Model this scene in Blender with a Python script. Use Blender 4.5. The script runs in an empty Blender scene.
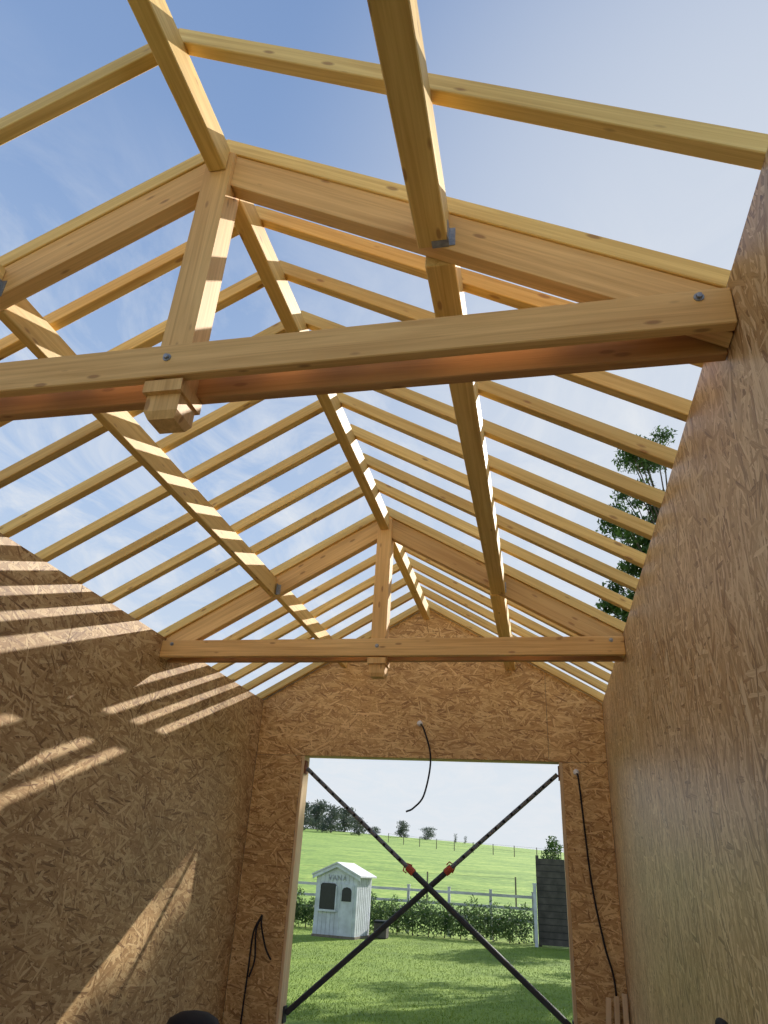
import bpy, bmesh, math, random
from mathutils import Vector, Matrix, noise
random.seed(7)
S = bpy.context.scene
C = S.collection
H = 1.6            # camera height above the floor; everything is laid out with the eye at z=0, lifted at the end

# ------------------------------------------------------------------ materials
def newmat(name):
    m = bpy.data.materials.new(name); m.use_nodes = True
    nt = m.node_tree
    b = nt.nodes['Principled BSDF']
    return m, nt, b
def N(nt, t, **kw):
    n = nt.nodes.new(t)
    for k, v in kw.items():
        setattr(n, k, v)
    return n
def ramp(nt, stops):
    r = N(nt, 'ShaderNodeValToRGB')
    e = r.color_ramp.elements
    while len(e) < len(stops): e.new(0.5)
    for i, (p, c) in enumerate(stops):
        e[i].position = p; e[i].color = (c[0], c[1], c[2], 1)
    return r
def mathn(nt, op, a, b=None, clamp=False):
    n = N(nt, 'ShaderNodeMath', operation=op); n.use_clamp = clamp
    for i, v in enumerate((a, b)):
        if v is None: continue
        if isinstance(v, (int, float)): n.inputs[i].default_value = v
        else: nt.links.new(v, n.inputs[i])
    return n.outputs[0]
def mixc(nt, f, a, b, bt='MIX'):
    n = N(nt, 'ShaderNodeMixRGB', blend_type=bt)
    for i, v in enumerate((f, a, b)):
        if isinstance(v, (int, float)): n.inputs[i].default_value = v
        elif isinstance(v, tuple): n.inputs[i].default_value = (v[0], v[1], v[2], 1)
        else: nt.links.new(v, n.inputs[i])
    return n.outputs[0]

def plain(name, col, rough=.6, metal=0, var=.12, scale=14):
    m, nt, b = newmat(name)
    tc = N(nt, 'ShaderNodeTexCoord'); no = N(nt, 'ShaderNodeTexNoise')
    no.inputs['Scale'].default_value = scale; no.inputs['Detail'].default_value = 4
    nt.links.new(tc.outputs['Object'], no.inputs['Vector'])
    lo = tuple(c*(1-var*2) for c in col); hi = tuple(min(1, c*(1+var*2)) for c in col)
    r = ramp(nt, [(.3, lo), (.7, hi)]); nt.links.new(no.outputs['Fac'], r.inputs[0])
    nt.links.new(r.outputs[0], b.inputs['Base Color'])
    b.inputs['Roughness'].default_value = rough; b.inputs['Metallic'].default_value = metal
    return m

def osb(name, axes, tint=(1, 1, 1), rough=.5, contrast=1.0, main=0, k=1.0):
    m, nt, b = newmat(name)
    tc = N(nt, 'ShaderNodeTexCoord'); sp = N(nt, 'ShaderNodeSeparateXYZ')
    nt.links.new(tc.outputs['Object'], sp.inputs[0])
    cb = N(nt, 'ShaderNodeCombineXYZ')
    nt.links.new(sp.outputs[axes[0]], cb.inputs[0]); nt.links.new(sp.outputs[axes[1]], cb.inputs[1])
    nz = N(nt, 'ShaderNodeTexNoise'); nz.inputs['Scale'].default_value = 40
    nt.links.new(cb.outputs[0], nz.inputs['Vector'])
    vm = N(nt, 'ShaderNodeVectorMath', operation='MULTIPLY_ADD')
    nt.links.new(nz.outputs['Color'], vm.inputs[0]); vm.inputs[1].default_value = (.005, .005, 0)
    nt.links.new(cb.outputs[0], vm.inputs[2])
    best = None; col = None
    for i, (ang, sx, sy) in enumerate([(8, 6.5, 54), (46, 8, 60), (-26, 6.5, 50), (80, 9, 66), (-50, 8, 58), (28, 8, 66), (-10, 6, 56), (16, 6.5, 62), (2, 5.5, 52)]):
        mp = N(nt, 'ShaderNodeMapping')
        mp.inputs['Rotation'].default_value = (0, 0, math.radians(ang+main)); mp.inputs['Location'].default_value = (i*3.3, i*1.7, 0)
        nt.links.new(vm.outputs[0], mp.inputs['Vector'])
        mp2 = N(nt, 'ShaderNodeMapping'); mp2.inputs['Scale'].default_value = (sx*k, sy*k, 1)
        nt.links.new(mp.outputs[0], mp2.inputs['Vector'])
        v = N(nt, 'ShaderNodeTexVoronoi', voronoi_dimensions='2D'); v.inputs['Scale'].default_value = 1
        nt.links.new(mp2.outputs[0], v.inputs['Vector'])
        s2 = N(nt, 'ShaderNodeSeparateColor'); nt.links.new(v.outputs['Color'], s2.inputs[0])
        mp3 = N(nt, 'ShaderNodeMapping'); mp3.inputs['Scale'].default_value = (5, 220, 1); nt.links.new(mp.outputs[0], mp3.inputs['Vector'])
        fn = N(nt, 'ShaderNodeTexNoise', noise_dimensions='2D'); fn.inputs['Scale'].default_value = 1; fn.inputs['Detail'].default_value = 2; nt.links.new(mp3.outputs[0], fn.inputs['Vector'])
        val = mathn(nt, 'ADD', s2.outputs[0], mathn(nt, 'MULTIPLY', mathn(nt, 'SUBTRACT', fn.outputs['Fac'], .5), .8), clamp=True)
        if best is None:
            best, col = s2.outputs[1], val
        else:
            g = mathn(nt, 'GREATER_THAN', s2.outputs[1], best)
            col = mixc(nt, g, col, val)
            best = mathn(nt, 'MAXIMUM', best, s2.outputs[1])
    mid = (.56, .38, .185)
    def cc(c): return tuple(max(0, min(1, (mid[k]+(c[k]-mid[k])*contrast)*tint[k])) for k in range(3))
    r = ramp(nt, [(0, cc((.27, .155, .065))), (.12, cc((.42, .26, .115))), (.55, cc((.56, .38, .185))), (1, cc((.76, .59, .35)))])
    nt.links.new(col, r.inputs[0])
    n2 = N(nt, 'ShaderNodeTexNoise'); n2.inputs['Scale'].default_value = 1.1; nt.links.new(cb.outputs[0], n2.inputs['Vector'])
    r2 = ramp(nt, [(.3, (.86, .84, .82)), (.7, (1.06, 1.05, 1.04))]); nt.links.new(n2.outputs['Fac'], r2.inputs[0])
    nt.links.new(mixc(nt, 1, r.outputs[0], r2.outputs[0], 'MULTIPLY'), b.inputs['Base Color'])
    bu = N(nt, 'ShaderNodeBump'); bu.inputs['Strength'].default_value = .4; bu.inputs['Distance'].default_value = .002
    nt.links.new(best, bu.inputs['Height']); nt.links.new(bu.outputs[0], b.inputs['Normal'])
    b.inputs['Roughness'].default_value = rough
    return m

def wood(name, lo, hi, knots=True):
    m, nt, b = newmat(name)
    tc = N(nt, 'ShaderNodeTexCoord'); oi = N(nt, 'ShaderNodeObjectInfo')
    off = mathn(nt, 'MULTIPLY', oi.outputs['Random'], 37.0)
    ad = N(nt, 'ShaderNodeVectorMath', operation='ADD')
    nt.links.new(tc.outputs['Object'], ad.inputs[0]); nt.links.new(off, ad.inputs[1])
    mp = N(nt, 'ShaderNodeMapping'); mp.inputs['Scale'].default_value = (1.2, 44, 44)
    nt.links.new(ad.outputs[0], mp.inputs['Vector'])
    no = N(nt, 'ShaderNodeTexNoise'); no.inputs['Scale'].default_value = 1; no.inputs['Detail'].default_value = 7; no.inputs['Roughness'].default_value = .62; no.inputs['Distortion'].default_value = .9
    nt.links.new(mp.outputs[0], no.inputs['Vector'])
    r = ramp(nt, [(.26, lo), (.70, hi)]); nt.links.new(no.outputs['Fac'], r.inputs[0])
    mpb = N(nt, 'ShaderNodeMapping'); mpb.inputs['Scale'].default_value = (.8, 6, 6); nt.links.new(ad.outputs[0], mpb.inputs['Vector'])
    nb = N(nt, 'ShaderNodeTexNoise'); nb.inputs['Scale'].default_value = 1.2; nt.links.new(mpb.outputs[0], nb.inputs['Vector'])
    rb = ramp(nt, [(.3, (.86, .79, .70)), (.7, (1.04, 1.04, 1.04))]); nt.links.new(nb.outputs['Fac'], rb.inputs[0])
    col = mixc(nt, 1, r.outputs[0], rb.outputs[0], 'MULTIPLY')
    pr = mathn(nt, 'MULTIPLY_ADD', oi.outputs['Random'], .30); pr.node.inputs[2].default_value = .76
    hv = N(nt, 'ShaderNodeHueSaturation'); nt.links.new(pr, hv.inputs['Value']); nt.links.new(col, hv.inputs['Color'])
    col = hv.outputs[0]
    if knots:
        mk = N(nt, 'ShaderNodeMapping'); mk.inputs['Scale'].default_value = (4.6, 14, 14); nt.links.new(ad.outputs[0], mk.inputs['Vector'])
        v = N(nt, 'ShaderNodeTexVoronoi'); v.inputs['Scale'].default_value = 1; nt.links.new(mk.outputs[0], v.inputs['Vector'])
        f = N(nt, 'ShaderNodeMapRange'); f.inputs[1].default_value = .09; f.inputs[2].default_value = .16; f.inputs[3].default_value = .7; f.inputs[4].default_value = 0
        nt.links.new(v.outputs['Distance'], f.inputs[0])
        col = mixc(nt, f.outputs[0], col, (.28, .12, .04))
    nt.links.new(col, b.inputs['Base Color'])
    bu = N(nt, 'ShaderNodeBump'); bu.inputs['Strength'].default_value = .12; bu.inputs['Distance'].default_value = .002
    nt.links.new(no.outputs['Fac'], bu.inputs['Height']); nt.links.new(bu.outputs[0], b.inputs['Normal'])
    b.inputs['Roughness'].default_value = .65
    return m

def leafmat(name, lo, hi, sc=1.2):
    m, nt, b = newmat(name)
    tc = N(nt, 'ShaderNodeTexCoord'); no = N(nt, 'ShaderNodeTexNoise'); no.inputs['Scale'].default_value = sc; no.inputs['Detail'].default_value = 6
    nt.links.new(tc.outputs['Object'], no.inputs['Vector'])
    r = ramp(nt, [(.35, lo), (.65, hi)]); nt.links.new(no.outputs['Fac'], r.inputs[0])
    nt.links.new(r.outputs[0], b.inputs['Base Color']); b.inputs['Roughness'].default_value = .6
    tr = N(nt, 'ShaderNodeBsdfTranslucent'); nt.links.new(r.outputs[0], tr.inputs[0])
    mx = N(nt, 'ShaderNodeMixShader'); mx.inputs[0].default_value = .35
    out = nt.nodes['Material Output']
    nt.links.new(b.outputs[0], mx.inputs[1]); nt.links.new(tr.outputs[0], mx.inputs[2]); nt.links.new(mx.outputs[0], out.inputs[0])
    return m

def grassmat(name, stops, s1, s2, wy=1.0):
    m, nt, b = newmat(name)
    tc = N(nt, 'ShaderNodeTexCoord')
    mp = N(nt, 'ShaderNodeMapping'); mp.inputs['Scale'].default_value = (1, wy, 1); nt.links.new(tc.outputs['Object'], mp.inputs['Vector'])
    a = N(nt, 'ShaderNodeTexNoise'); a.inputs['Scale'].default_value = s1; a.inputs['Detail'].default_value = 10; a.inputs['Roughness'].default_value = .72
    c = N(nt, 'ShaderNodeTexNoise'); c.inputs['Scale'].default_value = s2; c.inputs['Detail'].default_value = 5
    nt.links.new(mp.outputs[0], a.inputs['Vector']); nt.links.new(tc.outputs['Object'], c.inputs['Vector'])
    f = mathn(nt, 'MULTIPLY_ADD', a.outputs['Fac'], .6); nt.links.new(mathn(nt, 'MULTIPLY', c.outputs['Fac'], .4), f.node.inputs[2])
    r = ramp(nt, stops); nt.links.new(f, r.inputs[0]); nt.links.new(r.outputs[0], b.inputs['Base Color'])
    b.inputs['Roughness'].default_value = .9
    bu = N(nt, 'ShaderNodeBump'); bu.inputs['Strength'].default_value = .8; bu.inputs['Distance'].default_value = .08
    nt.links.new(c.outputs['Fac'], bu.inputs['Height']); nt.links.new(bu.outputs[0], b.inputs['Normal'])
    return m

M = dict(
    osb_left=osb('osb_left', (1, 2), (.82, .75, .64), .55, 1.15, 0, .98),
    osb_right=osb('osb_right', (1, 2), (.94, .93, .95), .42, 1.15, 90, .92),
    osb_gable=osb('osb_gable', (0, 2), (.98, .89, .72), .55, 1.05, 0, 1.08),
    pine=wood('pine', (.62, .385, .10), (.93, .68, .26)),
    pine_red=wood('pine_truss', (.57, .325, .105), (.87, .57, .235)),
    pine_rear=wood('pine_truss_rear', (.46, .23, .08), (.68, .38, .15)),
    lath=wood('lath', (.6, .42, .24), (.76, .58, .36), False),
    concrete=plain('concrete', (.32, .29, .25), .9, 0, .08, 6),
    plate=plain('sole_plate_dark', (.05, .045, .04), .8),
    ext=plain('wall_exterior', (.25, .25, .24), .8),
    steel=plain('galvanised_steel', (.30, .32, .35), .5, .7, .15, 40),
    prop=plain('prop_steel', (.028, .032, .038), .6, .1),
    propin=plain('prop_inner_steel', (.14, .15, .165), .6, .1),
    rust=plain('rusty_steel', (.20, .07, .03), .8),
    red=plain('red_paint', (.42, .075, .03), .6),
    black=plain('black_rubber', (.010, .010, .012), .85),
    white=plain('white_paint', (.56, .60, .64), .6, 0, .08, 5),
    whitef=plain('weathered_white_paint', (.50, .52, .52), .7, 0, .10, 3),
    whitegrey=plain('white_plastic', (.7, .72, .74), .5, 0, .04),
    roofg=plain('pale_grey_roof', (.56, .58, .60), .8, 0, .05),
    joint=plain('grey_board_joint', (.30, .32, .34), .8),  # plain grey of the playhouse board joints and letters
    dark=plain('dark_glass', (.012, .015, .018), .3),
    darkpanel=plain('dark_panel', (.075, .066, .055), .8, 0, .2, 4),
    postw=plain('weathered_post', (.20, .17, .13), .9),
    bark=plain('bark', (.10, .075, .05), .95, 0, .25, 8),
    leaf=leafmat('leaf', (.035, .08, .018), (.11, .19, .04)),
    leafhaze=leafmat('leaf_hazed', (.08, .105, .08), (.12, .15, .10), .4),  # crest trees: distance haze mixed into the leaf colour
    hedge=leafmat('leaf_hedge', (.025, .07, .012), (.18, .26, .08), 4),
    lawn=grassmat('lawn', [(.3, (.07, .13, .01)), (.5, (.19, .29, .025)), (.7, (.32, .41, .05))], .9, 30),
    meadow=grassmat('meadow', [(.36, (.085, .18, .014)), (.5, (.18, .305, .032)), (.62, (.32, .43, .07))], .16, 2.4, 2.2),
    blade=grassmat('grass_blade', [(.3, (.08, .15, .01)), (.5, (.20, .30, .027)), (.7, (.33, .42, .055))], .7, 9),
)

# ------------------------------------------------------------------ geometry helpers
LOC = {}
class MB:
    def __init__(s): s.v = []; s.f = []
    def poly(s, verts, faces):
        o = len(s.v); s.v += [Vector(v) for v in verts]; s.f += [tuple(i+o for i in f) for f in faces]; return s
    def box(s, c, size, R=None):
        x, y, z = [d/2 for d in size]
        vs = [Vector(p) for p in ((-x,-y,-z),(x,-y,-z),(x,y,-z),(-x,y,-z),(-x,-y,z),(x,-y,z),(x,y,z),(-x,y,z))]
        if R: vs = [R @ v for v in vs]
        return s.poly([Vector(c)+v for v in vs], [(0,3,2,1),(4,5,6,7),(0,1,5,4),(1,2,6,5),(2,3,7,6),(3,0,4,7)])
    def prism_y(s, pts, y0, y1):
        n = len(pts)
        vs = [(x, y0, z) for x, z in pts] + [(x, y1, z) for x, z in pts]
        fs = [tuple(range(n)), tuple(range(2*n-1, n-1, -1))] + [(i, i+n, (i+1) % n+n, (i+1) % n) for i in range(n)]
        return s.poly(vs, fs)
    def prism_x(s, pts, x0, x1):
        n = len(pts)
        vs = [(x0, y, z) for y, z in pts] + [(x1, y, z) for y, z in pts]
        fs = [tuple(range(n-1, -1, -1)), tuple(range(n, 2*n))] + [(i, (i+1) % n, (i+1) % n+n, i+n) for i in range(n)]
        return s.poly(vs, fs)
    def tube(s, pts, rad, n=10, cap=True):
        pts = [Vector(p) for p in pts]
        if isinstance(rad, (int, float)): rad = [rad]*len(pts)
        o = len(s.v); prev = None
        for i, p in enumerate(pts):
            d = (pts[min(i+1, len(pts)-1)] - pts[max(i-1, 0)]).normalized()
            if prev is None:
                a = d.orthogonal().normalized()
            else:
                a = (prev - d*prev.dot(d)).normalized()
            prev = a; b = d.cross(a)
            for k in range(n):
                t = 2*math.pi*k/n
                s.v.append(p + (a*math.cos(t)+b*math.sin(t))*rad[i])
        for i in range(len(pts)-1):
            for k in range(n):
                s.f.append((o+i*n+k, o+i*n+(k+1) % n, o+(i+1)*n+(k+1) % n, o+(i+1)*n+k))
        if cap:
            s.f.append(tuple(o+k for k in range(n-1, -1, -1))); q = o+(len(pts)-1)*n
            s.f.append(tuple(q+k for k in range(n)))
        return s
    def leaves(s, c, r, n, size, shell=.55):
        for _ in range(n):
            while True:
                d = Vector((random.uniform(-1,1), random.uniform(-1,1), random.uniform(-1,1)))
                if .05 < d.length < 1: break
            d = d.normalized()*(shell+(1-shell)*random.random()**.6)
            p = Vector((c[0]+d.x*r[0], c[1]+d.y*r[1], c[2]+d.z*r[2]))
            a = Vector((random.gauss(0,1), random.gauss(0,1), random.gauss(0,1))).normalized(); b = a.orthogonal().normalized()
            z = size*random.uniform(.6, 1.4); o = len(s.v)
            s.v += [p-a*z, p+b*z*.45, p+a*z, p-b*z*.45]; s.f.append((o, o+1, o+2, o+3))
        return s
    def build(s, name, mat, parent=None, frame=None, bevel=0, smooth=False, fixn=True):
        fr = frame or (Matrix.Translation(LOC[parent.name]) if parent else Matrix.Identity(4))
        inv = fr.inverted()
        me = bpy.data.meshes.new(name); me.from_pydata([inv @ v for v in s.v], [], s.f); me.update()
        if bevel or fixn:
            bm = bmesh.new(); bm.from_mesh(me)
            if fixn: bmesh.ops.recalc_face_normals(bm, faces=bm.faces)
            if bevel: bmesh.ops.bevel(bm, geom=[e for e in bm.edges if e.calc_face_angle(0) > .5], offset=bevel, segments=1, affect='EDGES', clamp_overlap=True)
            bm.to_mesh(me); bm.free()
        if smooth:
            me.polygons.foreach_set('use_smooth', [True]*len(me.polygons))
        me.materials.append(mat)
        o = bpy.data.objects.new(name, me); C.objects.link(o)
        if parent:
            o.parent = parent; o.matrix_local = Matrix.Translation(LOC[parent.name]).inverted() @ fr
            LOC[o.name] = fr.translation.copy()
        else:
            o.matrix_local = fr; LOC[o.name] = fr.translation.copy()
        return o
def tag(o, label, cat, group=None, kind=None):
    if label: o['label'] = label
    if cat: o['category'] = cat
    if group: o['group'] = group
    if kind: o['kind'] = kind
    return o
def thing(name, loc, label, cat, group=None):
    o = bpy.data.objects.new(name, None); C.objects.link(o); o.location = loc; LOC[o.name] = Vector(loc)
    o.empty_display_size = .1
    return tag(o, label, cat, group)
def frame_along(p0, p1):
    p0, p1 = Vector(p0), Vector(p1); x = (p1-p0).normalized()
    up = Vector((0,0,1)) if abs(x.z) < .9 else Vector((0,-1,0))
    y = up.cross(x).normalized(); z = x.cross(y)
    m = Matrix((x, y, z)).transposed().to_4x4(); m.translation = (p0+p1)/2
    return m
def timber(name, p0, p1, w, h, mat, parent=None, bevel=.004):
    fr = frame_along(p0, p1); L = (Vector(p1)-Vector(p0)).length
    mb = MB().box((0,0,0), (L, w, h)); mb.v = [fr @ v for v in mb.v]
    return mb.build(name, mat, parent, frame=fr, bevel=bevel)

# ------------------------------------------------------------------ key dimensions
XL, XR = -3.22, .65; XC = (XL+XR)/2; YF = 8.0; YN = -2.0; FL = -1.6; GL = -1.65
SL = .577; ZE = 1.75; ZSP = -1.5
def zr(x): return ZE + (XR-x)*SL if x >= XC else ZE + (x-XL)*SL
ZRID = zr(XC)
ORD = ['nearest', 'second', 'third', 'fourth', 'fifth', 'sixth', 'seventh', 'eighth', 'ninth', 'tenth', 'eleventh', 'twelfth', 'thirteenth', 'fourteenth', 'fifteenth', 'sixteenth', 'farthest']

# ------------------------------------------------------------------ setting
def struct(o): o['kind'] = 'structure'; return o
struct(MB().box(((XL+XR)/2, (YN+YF)/2+.1, FL-.1), (XR-XL+.3, YF-YN+.4, .2)).build('floor', M['concrete']))
def side_wall(name, x, sgn, mat, y0s, g):
    w = MB()
    w2 = MB()
    pts = [(x+sgn*.018, FL), (x+sgn*.16, FL), (x+sgn*.16, ZE-.16*SL-.004), (x+sgn*.018, ZE-.018*SL-.004)]
    w2.prism_y(pts, YN, YF+.16)
    y = YN
    while y < YF-.01:
        y1 = min(y+(1.25 if y > YN else y0s), YF)
        w.box((x+sgn*.009, (y+y1)/2, (ZSP+ZE-.006)/2), (.018, y1-y-2*g, ZE-.006-ZSP))
        y = y1
    base = struct(w.build(name, mat, bevel=g))
    w2.build('outer_shell', M['ext'], base)
    MB().box((x+sgn*.009, (YN+YF)/2, (FL+ZSP-.002)/2), (.018, YF-YN, abs(FL-ZSP+.002))).build('sole_plate', M['plate'], base)
    return base
side_wall('wall_left', XL, -1, M['osb_left'], 1.25, .0012); side_wall('wall_right', XR, 1, M['osb_right'], .8, .001)
# gable wall with the big opening
DXL, DXR, DZ = -2.672, .192, 1.13
gw = MB(); g = .0018
gw2 = MB()
def strip(mb, x0, x1, zb, y0, y1, gap=0, drop=0):
    pts = [(x0+gap, zb+gap), (x1-gap, zb+gap), (x1-gap, zr(x1)-drop)]
    if x0 < XC < x1: pts.append((XC, ZRID-drop))
    pts.append((x0+gap, zr(x0)-drop)); mb.prism_y(pts, y0, y1)
strip(gw, XL, .06, DZ, YF, YF+.018, g, .004); strip(gw, .06, XR, DZ, YF, YF+.018, g, .004)
gw.box(((XL+DXL)/2, YF+.009, (DZ+ZSP)/2), (DXL-XL-2*g, .018, DZ-ZSP-2*g))
gw.box(((XR+DXR)/2, YF+.009, (DZ+ZSP)/2), (XR-DXR-2*g, .018, DZ-ZSP-2*g))
wf = struct(gw.build('wall_far', M['osb_gable'], bevel=.0015))
strip(gw2, XL-.017, XR+.017, DZ+.02, YF+.019, YF+.16, 0, -.055)
gw2.box(((XL-.017+DXL)/2, YF+.09, (DZ+FL)/2), (DXL-XL+.017, .142, DZ-FL+.04)); gw2.box(((XR+.017+DXR)/2, YF+.09, (DZ+FL)/2), (XR+.017-DXR, .142, DZ-FL+.04))
gw2.build('outer_shell', M['ext'], wf)
gs = MB(); hh = ZSP-FL-.002
gs.box(((XL+DXL)/2, YF+.009, FL+hh/2), (DXL-XL, .018, hh)).box(((XR+DXR)/2, YF+.009, FL+hh/2), (XR-DXR, .018, hh)).build('sole_plate', M['plate'], wf)
JT = .03
struct(timber('trim_1', (DXL+JT/2, YF+.11, FL), (DXL+JT/2, YF+.11, DZ), JT, .20, M['lath'], bevel=.002))
struct(timber('trim_2', (DXR-JT/2, YF+.11, FL), (DXR-JT/2, YF+.11, DZ), JT, .20, M['lath'], bevel=.002))
struct(timber('trim_3', (DXL+.03, YF+.10, DZ+.008), (DXR-.03, YF+.10, DZ+.008), .16, .02, M['lath'], bevel=.002))

# ------------------------------------------------------------------ rafters
RY = [1.42, 1.905, 2.27, 2.63, 3.02, 3.42, 3.81, 4.22, 4.63, 5.04, 5.54, 5.90, 6.28, 6.69, 7.10, 7.52, 7.96]
def rafter(y, side, k):
    w = .055; hv = .075/math.cos(math.atan(SL))
    xe = XR+.32 if side > 0 else XL-.32
    p0 = Vector((XC, y, ZRID)); p1 = Vector((xe, y, ZE-.32*SL))
    a, b = (p0, p1)
    pts = [(a.x+side*.001, a.z), (b.x, b.z), (b.x, b.z+hv), (a.x+side*.001, a.z+hv)]
    fr = frame_along(p0, p1)
    o = MB().prism_y(pts, y-w/2, y+w/2).build('rafter', M['pine'], frame=fr, bevel=.003)
    sd = 'right' if side > 0 else 'left'
    tag(o, '%s pale pine rafter from the viewer on the %s roof slope' % (ORD[k], sd), 'rafter', 'common rafters on the %s roof slope' % sd)
for k, y in enumerate(RY):
    rafter(y, 1, k); rafter(y, -1, k)

# ------------------------------------------------------------------ trusses
def hexbolt(x, y, z, parent, r=.010, out=-1):
    mb = MB(); mb.tube([(x, y, z), (x, y+out*.004, z)], r*1.6, 16); mb.tube([(x, y+out*.004, z), (x, y+out*.014, z)], r, 6)
    mb.build('bolt', M['steel'], parent)
XP = .97       # purlin distance from the ridge line
PW = {1: .115, -1: .056}
def truss(y, label):
    t = thing('roof_truss', (XC, y, 1.55), label, 'roof truss', 'timber trusses across the building')
    zt0, zt1 = 1.560, 1.705; zc = (zt0+zt1)/2
    timber('tie_beam', (XL+.002, y+.0225, zc), (XR-.002, y+.0225, zc), .045, zt1-zt0, M['pine_red'], t)
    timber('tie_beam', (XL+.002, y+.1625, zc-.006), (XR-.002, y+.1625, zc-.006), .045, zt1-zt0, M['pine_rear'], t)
    a, b = .064, .057; yc = y+.0925
    zb, z1, z2 = 1.402, 1.430, ZRID-.004
    def ring(z, ax, ay, dy=0): return [(XC-ax, yc-ay+dy, z), (XC+ax, yc-ay+dy, z), (XC+ax, yc+ay+dy, z), (XC-ax, yc+ay+dy, z)]
    vs = ring(zb, a*.80, b*.80)+ring(z1, a*1.03, b*1.05)+ring(1.500, a*1.03, b*1.05)+ring(1.501, a*1.18, b*1.42)+ring(1.5515, a*1.18, b*1.42)+ring(1.552, a, b)+ring(z2-.038, a, b)
    nr = 7
    fs = [(0,3,2,1), tuple((nr-1)*4+k for k in range(4))]
    for r in range(nr-1):
        for k in range(4): fs.append((r*4+k, r*4+(k+1) % 4, (r+1)*4+(k+1) % 4, (r+1)*4+k))
    fr = frame_along((XC, yc, zb), (XC, yc, z2))
    MB().poly(vs, fs).build('king_post', M['pine_red'], t, frame=fr)
    hv = .165/math.cos(math.atan(SL))
    for s in (1, -1):
        x0 = XC+s*.064; x1 = XR-.004 if s > 0 else XL+.004
        pts = [(x0, zr(x0)-.001), (x1, zr(x1)-.001), (x1, zr(x1)-.001-hv), (x0, zr(x0)-.001-hv)]
        fr = frame_along((x0, yc, zr(x0)-hv/2), (x1, yc, zr(x1)-hv/2))
        MB().prism_y(pts, yc-.036, yc+.036).build('top_chord', M['pine_red'], t, frame=fr, bevel=.002)
    hexbolt(XC, y, zc+.01, t)
    for x in (XR-.10, XL+.10): hexbolt(x, y, zc+.04, t)
    for s in (1, -1):
        x = XC+s*XP; zb = 2.10 if s > 0 else 2.13; yf = yc-.036; h = PW[s]/2
        mb = MB(); mb.box((x+h*.5, yf-.016, zb-.002), (h+.006, .032, .003))
        mb.box((x+h+.0015, yf-.022, zb+.045), (.003, .044, .09))
        mb.box((x+h+.013, yf-.002, zb+.045), (.024, .003, .09))
        mb.build('purlin_hanger', M['steel'], t)
    return t
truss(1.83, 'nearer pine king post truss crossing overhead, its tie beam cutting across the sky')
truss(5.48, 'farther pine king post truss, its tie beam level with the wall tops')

# ------------------------------------------------------------------ ridge beam and purlins
segs = [(-1.9, 1.864, 'nearest the viewer'), (1.981, 5.514, 'between the two trusses'), (5.631, 7.998, 'between the far truss and the gable')]
for y0, y1, w in segs:
    o = timber('ridge_beam', (XC, y0, 2.78), (XC, y1, 2.78), .08, .135, M['pine']); tag(o, 'length of pine ridge beam '+w, 'beam', 'ridge beam lengths')
segs = [(-1.9, 1.885, 'nearest the viewer', 0), (1.960, 5.535, 'between the two trusses', .015), (5.610, 7.998, 'between the far truss and the gable', 0)]
for s in (1, -1):
    sd = 'right' if s > 0 else 'left'; zb0 = 2.10 if s > 0 else 2.13
    for y0, y1, w, dx in segs:
        x = XC+s*(XP+dx); zt = zr(x+s*(PW[s]/2))-.003; zb = zb0-dx
        o = timber('purlin', (x, y0, (zb+zt)/2), (x, y1, (zb+zt)/2), PW[s], zt-zb, M['pine'])
        tag(o, 'pine purlin under the %s rafters, %s' % (sd, w), 'purlin', 'purlins halfway up the roof slopes')

# ------------------------------------------------------------------ braces across the opening
def prop(p0, p1, frac, label):
    p0, p1 = Vector(p0), Vector(p1); d = (p1-p0).normalized(); j = p0.lerp(p1, frac)
    t = thing('steel_prop', p1, label, 'prop', 'steel props crossed in the opening')
    it = MB().tube([p0+d*.02, j+d*.1], .023, 12).build('inner_tube', M['propin'], t, smooth=False)
    MB().tube([j, p1-d*.02], .029, 12).build('outer_tube', M['prop'], t)
    L = (j-p0).length; n = int(L/.11)
    for i in range(1, n):
        q = p0+d*(i*.11); MB().tube([q+Vector((0,-.025,0)), q+Vector((0,.025,0))], .015, 8).build('adjusting_hole', M['black'], it)
    MB().tube([j-d*.05, j-d*.045, j+d*.035, j+d*.04], [.030, .038, .038, .030], 12).build('collar', M['red'], t)
    u = d.cross(Vector((0,1,0))).normalized()
    MB().tube([j-u*.05-d*.02, j-u*.055-d*.06, j+u*.015-d*.09, j+u*.045-d*.02], .007, 8).build('pin', M['red'], t)
    for q, nm in ((p0, 0), (p1, 1)):
        MB().box((q.x, q.y, q.z), (.012, .10, .14)).build('end_plate', M['rust'] if nm == 0 else M['prop'], t)
e = JT+.007
prop((DXL+e, 8.08, 1.01), (DXR-e, 8.08, -1.19), .445, 'steel prop falling from the upper left to the lower right of the opening')
prop((DXR-e, 8.16, 1.035), (DXL+e, 8.16, -1.31), .42, 'steel prop with dotted holes falling from the upper right to the lower left')

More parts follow.
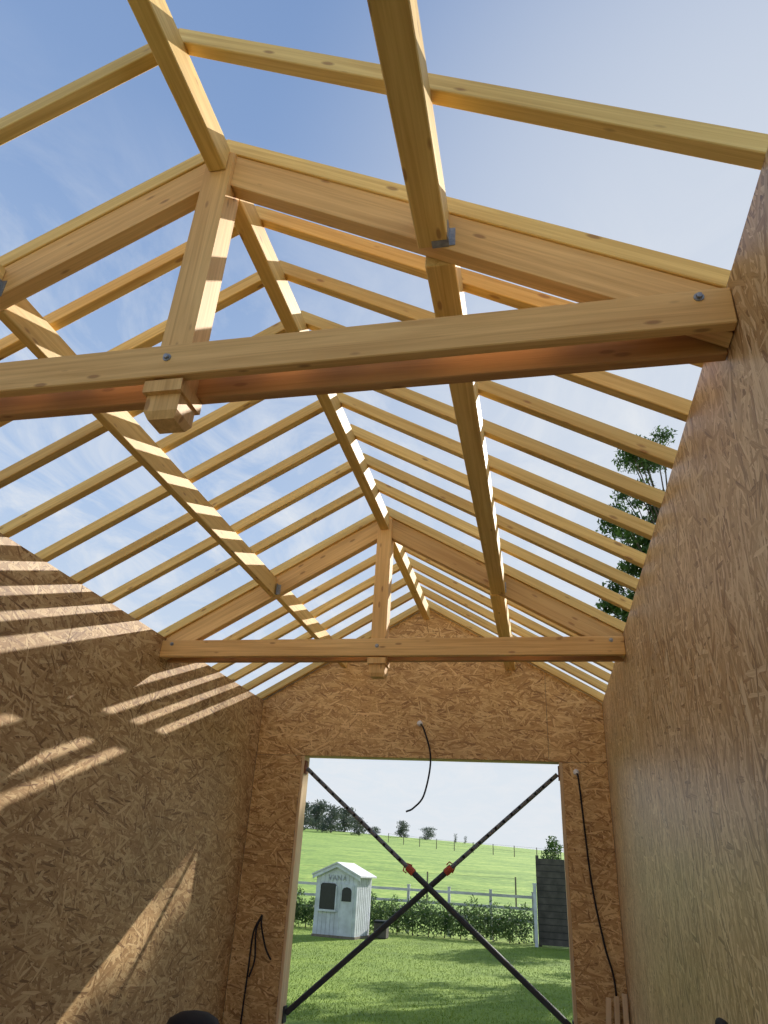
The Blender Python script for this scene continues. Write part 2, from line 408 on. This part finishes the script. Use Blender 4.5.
# ------------------------------------------------------------------ cables
def smoothpts(pts, n=8):
    P = [Vector(p) for p in pts]; P = [P[0]*2-P[1]]+P+[P[-1]*2-P[-2]]; out = []
    for i in range(1, len(P)-2):
        for k in range(n):
            t = k/n; a, b, c, d = P[i-1], P[i], P[i+1], P[i+2]
            out.append(.5*((2*b)+(c-a)*t+(2*a-5*b+4*c-d)*t*t+(3*b-a-3*c+d)*t**3))
    out.append(P[-2]); return out
def cable(loc, label, runs, clip=None):
    t = thing('cable', loc, label, 'cable')
    for r in runs: MB().tube(smoothpts(r), .0095, 8).build('cord', M['black'], t, smooth=True)
    if clip: MB().tube([(clip[0], 8.0, clip[2]), (clip[0], 7.985, clip[2]), (clip[0], 7.96, clip[2]), (clip[0], 7.955, clip[2])], [.032, .032, .022, .014], 10).build('cable_outlet', M['whitegrey'], t)
cable((-1.33, 7.97, 1.5), 'black cable curling down from a hole above the opening', [[(-1.33, 7.98, 1.50), (-1.27, 7.93, 1.42), (-1.19, 7.93, 1.12), (-1.25, 7.93, .76), (-1.36, 7.93, .62), (-1.44, 7.93, .58)]], (-1.33, 7.97, 1.50))
cable((.33, 7.97, 1.03), 'black cable hanging down the board right of the opening', [[(.33, 7.98, 1.03), (.35, 7.94, .9), (.40, 7.95, .04), (.48, 7.95, -.5), (.545, 7.96, -.80), (.548, 7.975, -1.4)]], (.33, 7.97, 1.03))
cable((-2.92, 7.97, -.46), 'black cable looped over a nail left of the opening', [[(-2.92, 7.97, -.46), (-2.98, 7.94, -.62), (-2.99, 7.94, -.95), (-3.0, 7.94, -1.35), (-3.0, 7.94, -1.55)], [(-2.92, 7.97, -.46), (-2.90, 7.93, -.55), (-2.83, 7.93, -.74), (-2.76, 7.93, -.84)], [(-2.92, 7.97, -.46), (-2.95, 7.93, -.6), (-2.93, 7.93, -.85), (-2.97, 7.93, -1.0)]])

# ------------------------------------------------------------------ odds and ends on the floor
for i, (x, zt, xb, w) in enumerate([(.475, -.90, .40, 'leftmost'), (.545, -.885, .49, 'middle'), (.615, -.86, .58, 'rightmost')]):
    o = timber('batten', (xb, 7.60, FL+.004), (x, 7.90, zt), .045, .03, M['lath'], bevel=.002)
    tag(o, '%s of three pale battens leaning in the far right corner' % w, 'batten', 'battens in the far right corner')
b = thing('bin', (-2.58, 5.86, FL), 'round black bin whose domed top just shows at the lower left', 'bin')
MB().tube([(-2.58, 5.86, FL), (-2.58, 5.86, -1.12)], [.15, .19], 24).build('body', M['black'], b, smooth=False)
MB().tube([(-2.58, 5.86, z) for z in (-1.12, -1.08, -1.025, -.990, -.975)], [.20, .20, .175, .11, .02], 24).build('lid', M['black'], b, smooth=True)
t = thing('shovel', (.42, 3.25, FL), 'shovel leaning on the right wall, only its dark grip showing', 'shovel')
MB().tube([(.44, 3.25, -1.3), (.58, 3.3, -.50)], .016, 10).build('shaft', M['lath'], t)
MB().tube(smoothpts([(.58, 3.3, -.5), (.585, 3.24, -.46), (.59, 3.24, -.425), (.59, 3.36, -.425), (.585, 3.36, -.46), (.58, 3.3, -.5)], 4), .013, 8).build('grip', M['black'], t, smooth=True)
MB().poly([(.45, 3.16, -1.33), (.45, 3.34, -1.33), (.42, 3.36, -1.45), (.385, 3.25, -1.598), (.42, 3.14, -1.45), (.43, 3.16, -1.33), (.43, 3.34, -1.33), (.40, 3.36, -1.45), (.375, 3.25, -1.598), (.40, 3.14, -1.45)],
          [(0,1,2,3,4), (9,8,7,6,5), (0,5,6,1), (1,6,7,2), (2,7,8,3), (3,8,9,4), (4,9,5,0)]).build('blade', M['steel'], t)

# ------------------------------------------------------------------ outdoors: ground
def gz(x, y):
    if y < 26: return GL
    t = (y-26)/104
    if t <= 1: z = t*6.1 + .25*math.sin(t*5)*math.sin(t*math.pi)
    else: z = 6.1 - (t-1)**2*12
    return GL + z - x*.042*min(t, 1) + noise.noise(Vector((x*.03, y*.03, 0)))*.4*min(t, 1)
struct(MB().poly([(-30, 8.2, GL), (16, 8.2, GL), (16, 26.02, GL), (-30, 26.02, GL)], [(0,1,2,3)]).build('ground_lawn', M['lawn']))
struct(MB().poly([(-30, -12, GL-.01), (16, -12, GL-.01), (16, 8.2, GL-.01), (-30, 8.2, GL-.01)], [(0,1,2,3)]).build('ground_yard', M['lawn']))
gm = MB(); nx, ny = 60, 70
for j in range(ny+1):
    y = 26+ (j/ny)*140
    for i in range(nx+1):
        x = -110+i/nx*190; gm.v.append(Vector((x, y, gz(x, y))))
for j in range(ny):
    for i in range(nx):
        a = j*(nx+1)+i; gm.f.append((a, a+1, a+nx+2, a+nx+1))
struct(gm.build('ground_meadow', M['meadow'], smooth=True, fixn=False))
gb = MB()
for _ in range(30000):
    y = 10+ (random.random()**1.3)*13.2; x = random.uniform(-.36*y-1, .03*y+.6)
    if 21.1 < y and -6.7 < x < -4.2: continue
    h = random.uniform(.015, .04); a = random.uniform(0, 6.28); w = .005
    dx, dy = math.cos(a)*w, math.sin(a)*w; lx, ly = random.gauss(0, .015), random.gauss(0, .015)
    o = len(gb.v); gb.v += [Vector((x-dx, y-dy, GL)), Vector((x+dx, y+dy, GL)), Vector((x+lx, y+ly, GL+h))]; gb.f.append((o, o+1, o+2))
tag(gb.build('grass_blades', M['blade'], fixn=False), 'short green grass on the lawn outside', 'grass', kind='stuff')

# ------------------------------------------------------------------ playhouse, gable end towards the building
PX = -5.70
ph = thing('playhouse', (PX, 22.0, GL), 'small white wooden playhouse with two dark openings on the lawn', 'playhouse')
RZ = Matrix.Rotation(math.radians(-8), 3, 'Z'); P0 = Vector((PX, 22.0, GL))
def PB(parts):
    mb = MB()
    for kind, *a in parts:
        if kind == 'box': mb.box(*a)
        elif kind == 'px': mb.prism_x(*a)
        elif kind == 'py': mb.prism_y(*a)
    mb.v = [P0 + RZ @ v for v in mb.v]; return mb
W2, D2, HW, HR = .62, .55, 1.53, 1.80
body = PB([('py', [(-W2, .05), (W2, .05), (W2, HW), (0, HR), (-W2, HW)], -D2, D2)]).build('wall', M['white'], ph)
for i in range(9):
    x = -.49+i*.1225; PB([('box', (x, -D2-.003, .79), (.006, .006, 1.46))]).build('board_joint', M['joint'], body)
for i in range(7):
    PB([('box', (W2+.003, -.42+i*.14, .79), (.006, .006, 1.46))]).build('board_joint', M['joint'], body)
sl_ = (HR-HW)/W2
for s in (-1, 1):
    xo = W2+.12; zo = HR-sl_*xo
    o_ = [(0, HR), (s*xo, zo), (s*xo, zo+.04), (0, HR+.04)]
    if s < 0: o_ = o_[::-1]
    PB([('py', o_, -D2-.10, D2+.08)]).build('roof', M['roofg'], ph)
    PB([('py', [(0, HR-.09), (s*(xo-.02), zo-.085), (s*(xo-.02), zo), (0, HR-.005)][::s], -D2-.08, -D2-.06)]).build('bargeboard', M['white'], ph)
# small grey letters across the front, above the openings
cu = bpy.data.curves.new('lettering', 'FONT'); cu.body = 'VANA'; cu.size = .18; cu.extrude = .006; cu.align_x = 'CENTER'; cu.space_character = 1.25
to = bpy.data.objects.new('tmp_text', cu); C.objects.link(to); bpy.context.view_layer.update()
dg = bpy.context.evaluated_depsgraph_get(); tm_ = to.evaluated_get(dg).to_mesh()
tv = [v.co.copy() for v in tm_.vertices]; tf = [tuple(p.vertices) for p in tm_.polygons]
to.evaluated_get(dg).to_mesh_clear(); bpy.data.objects.remove(to); bpy.data.curves.remove(cu)
lm = MB().poly([P0 + RZ @ Vector((v.x+.02, -D2-.012-v.z, v.y+1.38)) for v in tv], tf)
lm.build('lettering', M['joint'], ph, fixn=False)
w = PB([('py', [(-.47, .66), (.0, .66), (.0, 1.25), (-.05, 1.30), (-.42, 1.30), (-.47, 1.25)], -D2-.025, -D2)]).build('window', M['dark'], ph)
PB([('box', (-.235, -D2-.03, .635), (.56, .06, .05)), ('box', (-.485, -D2-.03, .95), (.03, .03, .58)), ('box', (.015, -D2-.03, .95), (.03, .03, .58))]).build('window_frame', M['white'], w)
d = PB([('box', (.33, -D2-.015, .68), (.40, .03, 1.24))]).build('door', M['white'], ph)
PB([('py', [(.19, .88), (.47, .88), (.47, 1.14), (.43, 1.20), (.33, 1.23), (.23, 1.20), (.19, 1.14)], -D2-.045, -D2-.028)]).build('door_window', M['dark'], d)
PB([('box', (.14, -D2-.04, .68), (.025, .03, 1.24)), ('box', (.52, -D2-.04, .68), (.025, .03, 1.24))]).build('door_frame', M['white'], d)
PB([('box', (0, 0, .03), (1.28, 1.14, .06))]).build('base', M['postw'], ph)
sb = thing('storage_box', (-4.67, 22.5, GL), 'low dark storage box beside the white playhouse', 'box')
MB().box((-4.67, 22.5, GL+.19), (.36, .4, .38)).build('body', M['darkpanel'], sb, bevel=.02)
MB().box((-4.67, 22.5, GL+.41), (.39, .44, .05)).build('lid', M['dark'], sb, bevel=.02)

# ------------------------------------------------------------------ fences, hedge, dark screen
fe = thing('rail_fence', (-5, 25.2, GL), 'white post and rail fence behind the clipped hedge', 'fence')
for i in range(8):
    x = -9.6+i*1.3; MB().box((x, 25.2, GL+.66), (.08, .08, 1.32)).box((x, 25.2, GL+1.335), (.10, .10, .03)).build('post', M['whitef'], fe)
for z in (.55, .88, 1.2): MB().box((-5.05, 25.15, GL+z), (9.3, .03, .075)).build('rail', M['whitef'], fe)
hd = thing('hedge', (-4.4, 24.3, GL), 'low green leafy hedge in front of the white fence', 'hedge')
hm = MB()
for i in range(36):
    x = -8.7+i*.228+random.uniform(-.06, .06); q = random.uniform(-.10, .22); r = random.uniform(.24, .34)
    hm.leaves((x, 24.3+random.uniform(-.1, .1), GL+.44+q*.5), (r, .36, .42+q), 460, .042, .2)
hm.build('foliage', M['hedge'], hd, fixn=False)
for i in range(16):
    x = -8.4+i*.48
    MB().tube([(x, 24.3, GL), (x+random.uniform(-.1, .1), 24.3+random.uniform(-.1, .1), GL+.6)], [.018, .007], 6).build('stem', M['bark'], hd)
tag(MB().box((-.42, 23.7, GL+.78), (.09, .09, 1.56)).box((-.42, 23.7, GL+1.575), (.12, .12, .04)).build('gate_post', M['white']), 'white square post at the left edge of the dark screen', 'post')
sc = thing('screen_fence', (.9, 23.9, GL), 'tall dark slatted garden screen right of the hedge', 'fence')
for i in range(13): MB().box((.99, 23.9, GL+.12+i*.172), (2.7, .03, .150)).build('slat', M['darkpanel'], sc)
MB().box((.99, 23.925, GL+1.16), (2.66, .012, 2.2)).build('backing_sheet', M['dark'], sc)
for x in (-.32, .99, 2.30): MB().box((x, 23.97, GL+1.17), (.09, .07, 2.34)).build('post', M['darkpanel'], sc)
def field_fence(pts, h, label, r):
    f = thing('wire_fence', (pts[0][0], pts[0][1], gz(*pts[0])), label, 'fence')
    for x, y in pts: MB().tube([(x, y, gz(x, y)-.1), (x, y, gz(x, y)+h)], r, 8).build('post', M['postw'], f)
    for z in (.5, .95):
        for (a, b_), (c, d_) in zip(pts, pts[1:]):
            MB().tube([(a, b_, gz(a, b_)+h*z), (c, d_, gz(c, d_)+h*z)], .010 if b_ > 60 else .005, 4).build('wire', M['postw'], f)
field_fence([(-22+i*2.6, 108-i*2.2) for i in range(11)], 1.2, 'wire fence on wooden posts near the hill crest', .05)
field_fence([(-13+i*3.86, 35.0) for i in range(4)], 1.2, 'wire fence on wooden posts at the foot of the meadow', .035)

# ------------------------------------------------------------------ trees
def tree(x, y, zb, h, blobs, nl, ls, label, mat, group=None, tr=.16, name='tree', shell=.35, top=.8):
    t = thing(name, (x, y, zb), label, 'tree', group)
    tm = MB(); top = zb+h*top
    tm.tube(smoothpts([(x, y, zb), (x+.01*h, y, zb+h*.3), (x-.01*h, y, zb+h*.5), (x, y, top)], 3), [tr*(1-i/11) for i in range(10)], 8)
    for (bx, by, bz, rx, ry, rz) in blobs:
        z0 = min(zb+h*.3, bz-.1); z0 = max(z0, bz-h*.3)
        tm.tube([(x, y, z0), ((x*2+bx)/3, (y*2+by)/3, z0+(bz-z0)*.5), (bx, by, bz)], [tr*.22, tr*.12, tr*.05], 6)
    tm.build('trunk', M['bark'], t, fixn=False)
    cm = MB()
    vol = sum(b[3]*b[4] for b in blobs)
    for b_ in blobs: cm.leaves(b_[:3], b_[3:], int(nl*b_[3]*b_[4]/vol), ls, shell)
    cm.build('crown', mat, t, fixn=False)
bl = []
random.seed(53)
def gl_(x): return 11.10+.49*(x-4.78)
def in_sun_gap(p, s):         # crown gap shaped to let a sun streak onto the left wall
    k = p[1]-23; xx = p[0]-k/2; zz = p[2]-.7*k
    return 4.3 < xx < 6.1 and abs(zz-gl_(xx)) < s*.75+.06
while len(bl) < 120:
    a = random.uniform(0, 6.28); zz = random.uniform(0, 1); rr = 2.5*math.sin(math.pi*(.25+.52*zz))*random.uniform(.1, 1)
    s = random.uniform(.25, .70); p = (4.75+math.cos(a)*rr, 23+math.sin(a)*rr, GL+4.0+zz*12.1)
    if p[2] > 11.7 and p[0]+s > 5.15: continue      # crown cut back here so sun stripes reach the left wall
    if p[2] < 6 and random.random() < .5: continue  # low boughs thinned to lighten the shade on the lawn
    if in_sun_gap(p, s): continue
    bl.append((*p, s, s, s*.75))
for p in [(2.3, 22.8, 8.1, .4), (2.6, 23, 8.8, .45), (2.9, 23, 7.9, .5), (2.7, 23.2, 7.2, .5), (3.1, 22.9, 9.4, .45), (3.4, 23, 8.6, .5), (2.2, 23, 7.3, .4)]:
    bl.append((p[0], p[1], p[2], p[3], p[3], p[3]*.7))
for i in range(11):  # hidden boughs added to block the sun below the wall streak
    x = 4.4+i*.22
    for dz, r in ((-.28, .19), (-.62, .24), (-1.05, .30), (-1.6, .36)):
        bl.append((x+random.uniform(-.05, .05), 23+random.uniform(-.1, .1), gl_(x)+dz, r, r*1.3, r*.8))
for x in (4.35, 4.55, 4.75, 4.95, 5.15):  # more boughs added to block the sun above the streak
    for dz in (.36, .60): bl.append((x, 23, gl_(x)+dz, .2, .28, .2))
tree(4.6, 23, GL, 15.6, bl, 36000, .095, 'leafy green tree rising behind the right wall', M['leaf'], None, .26, top=.62, shell=.1)
bl = []
for i in range(22):
    a = random.uniform(0, 6.28); zz = random.uniform(.2, 1); rr = 1.9*math.sin(math.pi*(.15+.8*zz))*random.uniform(.4, 1); s = random.uniform(.6, 1.0)
    bl.append((3.7+math.cos(a)*rr, 30+math.sin(a)*rr, GL+1.2+zz*7.0, s, s, s*.8))
tree(3.7, 30, gz(3.7, 30), 9, bl, 9000, .12, 'broad green tree in the garden beyond the dark screen', M['leaf'], None, .2)
def far_tree(rx, Y, h, w, label, mat=M['leafhaze'], group='trees along the hill crest', n=1700):
    x = rx*Y; zb = gz(x, Y); b_ = []
    for i in range(7):
        b_.append((x+random.uniform(-.2, .2)*w, Y+random.uniform(-.2, .2)*w, zb+h*(.12+.115*i)+random.uniform(-.03, .03)*h, w*.38, w*.38, h*.17))
    tree(x, Y, zb-.2, h, b_, n, h*.042, label, mat, group, .03*h, shell=.05)
fl = [(-.350, 128, 5.3, 4.6, 'leftmost crest tree, partly hidden by the left jamb'), (-.324, 121, 5.0, 4.7, 'tallest dark crest tree just right of the left jamb'), (-.304, 129, 5.0, 4.5, 'second dark tree of the crest clump'),
      (-.283, 121, 4.2, 4.3, 'third dark tree of the crest clump'), (-.264, 129, 4.2, 4.1, 'fourth dark tree of the crest clump'), (-.244, 121, 2.9, 3.5, 'last and lowest dark tree of the crest clump'),
      (-.222, 128, 1.4, 2.2, 'small bush right of the dark tree clump'), (-.187, 128, 2.6, 2.6, 'round crest bush left of the hanging cable tip'),
      (-.152, 128, 2.1, 3.0, 'broad low crest bush under the hanging cable')]
for rx, Y, h, w_, l in fl: far_tree(rx, Y, h, w_, l)
far_tree(-.115, 125, 1.5, .8, 'thin crest sapling above the crossed props', n=250)
far_tree(-.103, 125, 1.3, .7, 'second thin crest sapling, nearer the right jamb', n=250)
zg = gz(.2, 33)
b_ = [(.15, 33, zg+1.3, .5, .5, .4), (.25, 33, zg+1.8, .45, .5, .4), (.1, 33.1, zg+2.2, .4, .4, .35), (.3, 33, zg+2.5, .35, .4, .3), (.2, 33, zg+2.7, .25, .25, .25)]
tree(.2, 33, zg, 3.0, b_, 1500, .06, 'young green tree behind the dark screen by the right jamb', M['leaf'], None, .05)

# ------------------------------------------------------------------ sky, sun, camera
SUN = Vector((1, 2.0, 1.4)).normalized()
w = bpy.data.worlds.new('World'); S.world = w; w.use_nodes = True; nt = w.node_tree
bg = nt.nodes['Background']
tc = N(nt, 'ShaderNodeTexCoord'); nrm = N(nt, 'ShaderNodeVectorMath', operation='NORMALIZE'); nt.links.new(tc.outputs['Generated'], nrm.inputs[0])
sp = N(nt, 'ShaderNodeSeparateXYZ'); nt.links.new(nrm.outputs[0], sp.inputs[0])
dt = N(nt, 'ShaderNodeVectorMath', operation='DOT_PRODUCT'); nt.links.new(nrm.outputs[0], dt.inputs[0]); dt.inputs[1].default_value = SUN
elev = ramp(nt, [(0, (.76, .81, .86)), (.12, (.73, .80, .87)), (.42, (.44, .58, .81)), (.72, (.26, .39, .65)), (1, (.17, .28, .53))])
nt.links.new(sp.outputs[2], elev.inputs[0])
gl = N(nt, 'ShaderNodeMapRange'); gl.interpolation_type = 'SMOOTHSTEP'
gl.inputs[1].default_value = .68; gl.inputs[2].default_value = 1.0; nt.links.new(dt.outputs['Value'], gl.inputs[0])
col = mixc(nt, mathn(nt, 'MULTIPLY', gl.outputs[0], .75), elev.outputs[0], (.76, .80, .85))
den = mathn(nt, 'ADD', mathn(nt, 'MAXIMUM', sp.outputs[2], 0), .12)
cb = N(nt, 'ShaderNodeCombineXYZ')
nt.links.new(mathn(nt, 'DIVIDE', sp.outputs[0], den), cb.inputs[0]); nt.links.new(mathn(nt, 'DIVIDE', sp.outputs[1], den), cb.inputs[1])
mp = N(nt, 'ShaderNodeMapping'); mp.inputs['Scale'].default_value = (2.2, 1.3, 1); mp.inputs['Rotation'].default_value = (0, 0, .5); nt.links.new(cb.outputs[0], mp.inputs['Vector'])
cn = N(nt, 'ShaderNodeTexNoise'); cn.inputs['Scale'].default_value = 1.9; cn.inputs['Detail'].default_value = 10; cn.inputs['Roughness'].default_value = .66; cn.inputs['Distortion'].default_value = .8
nt.links.new(mp.outputs[0], cn.inputs['Vector'])
cr = N(nt, 'ShaderNodeMapRange'); cr.inputs[1].default_value = .44; cr.inputs[2].default_value = .70; nt.links.new(cn.outputs['Fac'], cr.inputs[0])
low = N(nt, 'ShaderNodeMapRange'); low.inputs[1].default_value = .80; low.inputs[2].default_value = .5; nt.links.new(sp.outputs[2], low.inputs[0])
cf = mathn(nt, 'MULTIPLY', cr.outputs[0], mathn(nt, 'MULTIPLY', low.outputs[0], .85))
col = mixc(nt, cf, col, (.80, .83, .87))
nt.links.new(col, bg.inputs[0]); bg.inputs[1].default_value = 1.0

sl = bpy.data.lights.new('sun', 'SUN'); sl.energy = 7.0; sl.angle = .009; sl.color = (1, .95, .87)
so = bpy.data.objects.new('sun', sl); C.objects.link(so); so.rotation_mode = 'QUATERNION'; so.rotation_quaternion = (-SUN).to_track_quat('-Z', 'Y')

cam = bpy.data.cameras.new('camera'); co = bpy.data.objects.new('camera', cam); C.objects.link(co)
Yv = Vector((165, -370, -705)).normalized(); Zv = Vector((82, 1380, -705)); Zv = (Zv - Yv*Zv.dot(Yv)).normalized(); Xv = Yv.cross(Zv)
R = Matrix((Xv, Yv, Zv))
cam.sensor_fit = 'VERTICAL'; cam.sensor_height = 32; cam.lens = 705/1024*32; cam.clip_end = 600; cam.clip_start = .02
S.camera = co
S.view_settings.view_transform = 'Standard'; S.view_settings.look = 'None'

# lift the whole layout so that the floor is z = 0
for o in list(C.objects):
    if o.parent is None:
        if o is co:
            m = R.to_4x4(); m.translation = (0, 0, H); o.matrix_world = m
        else: o.location.z += H
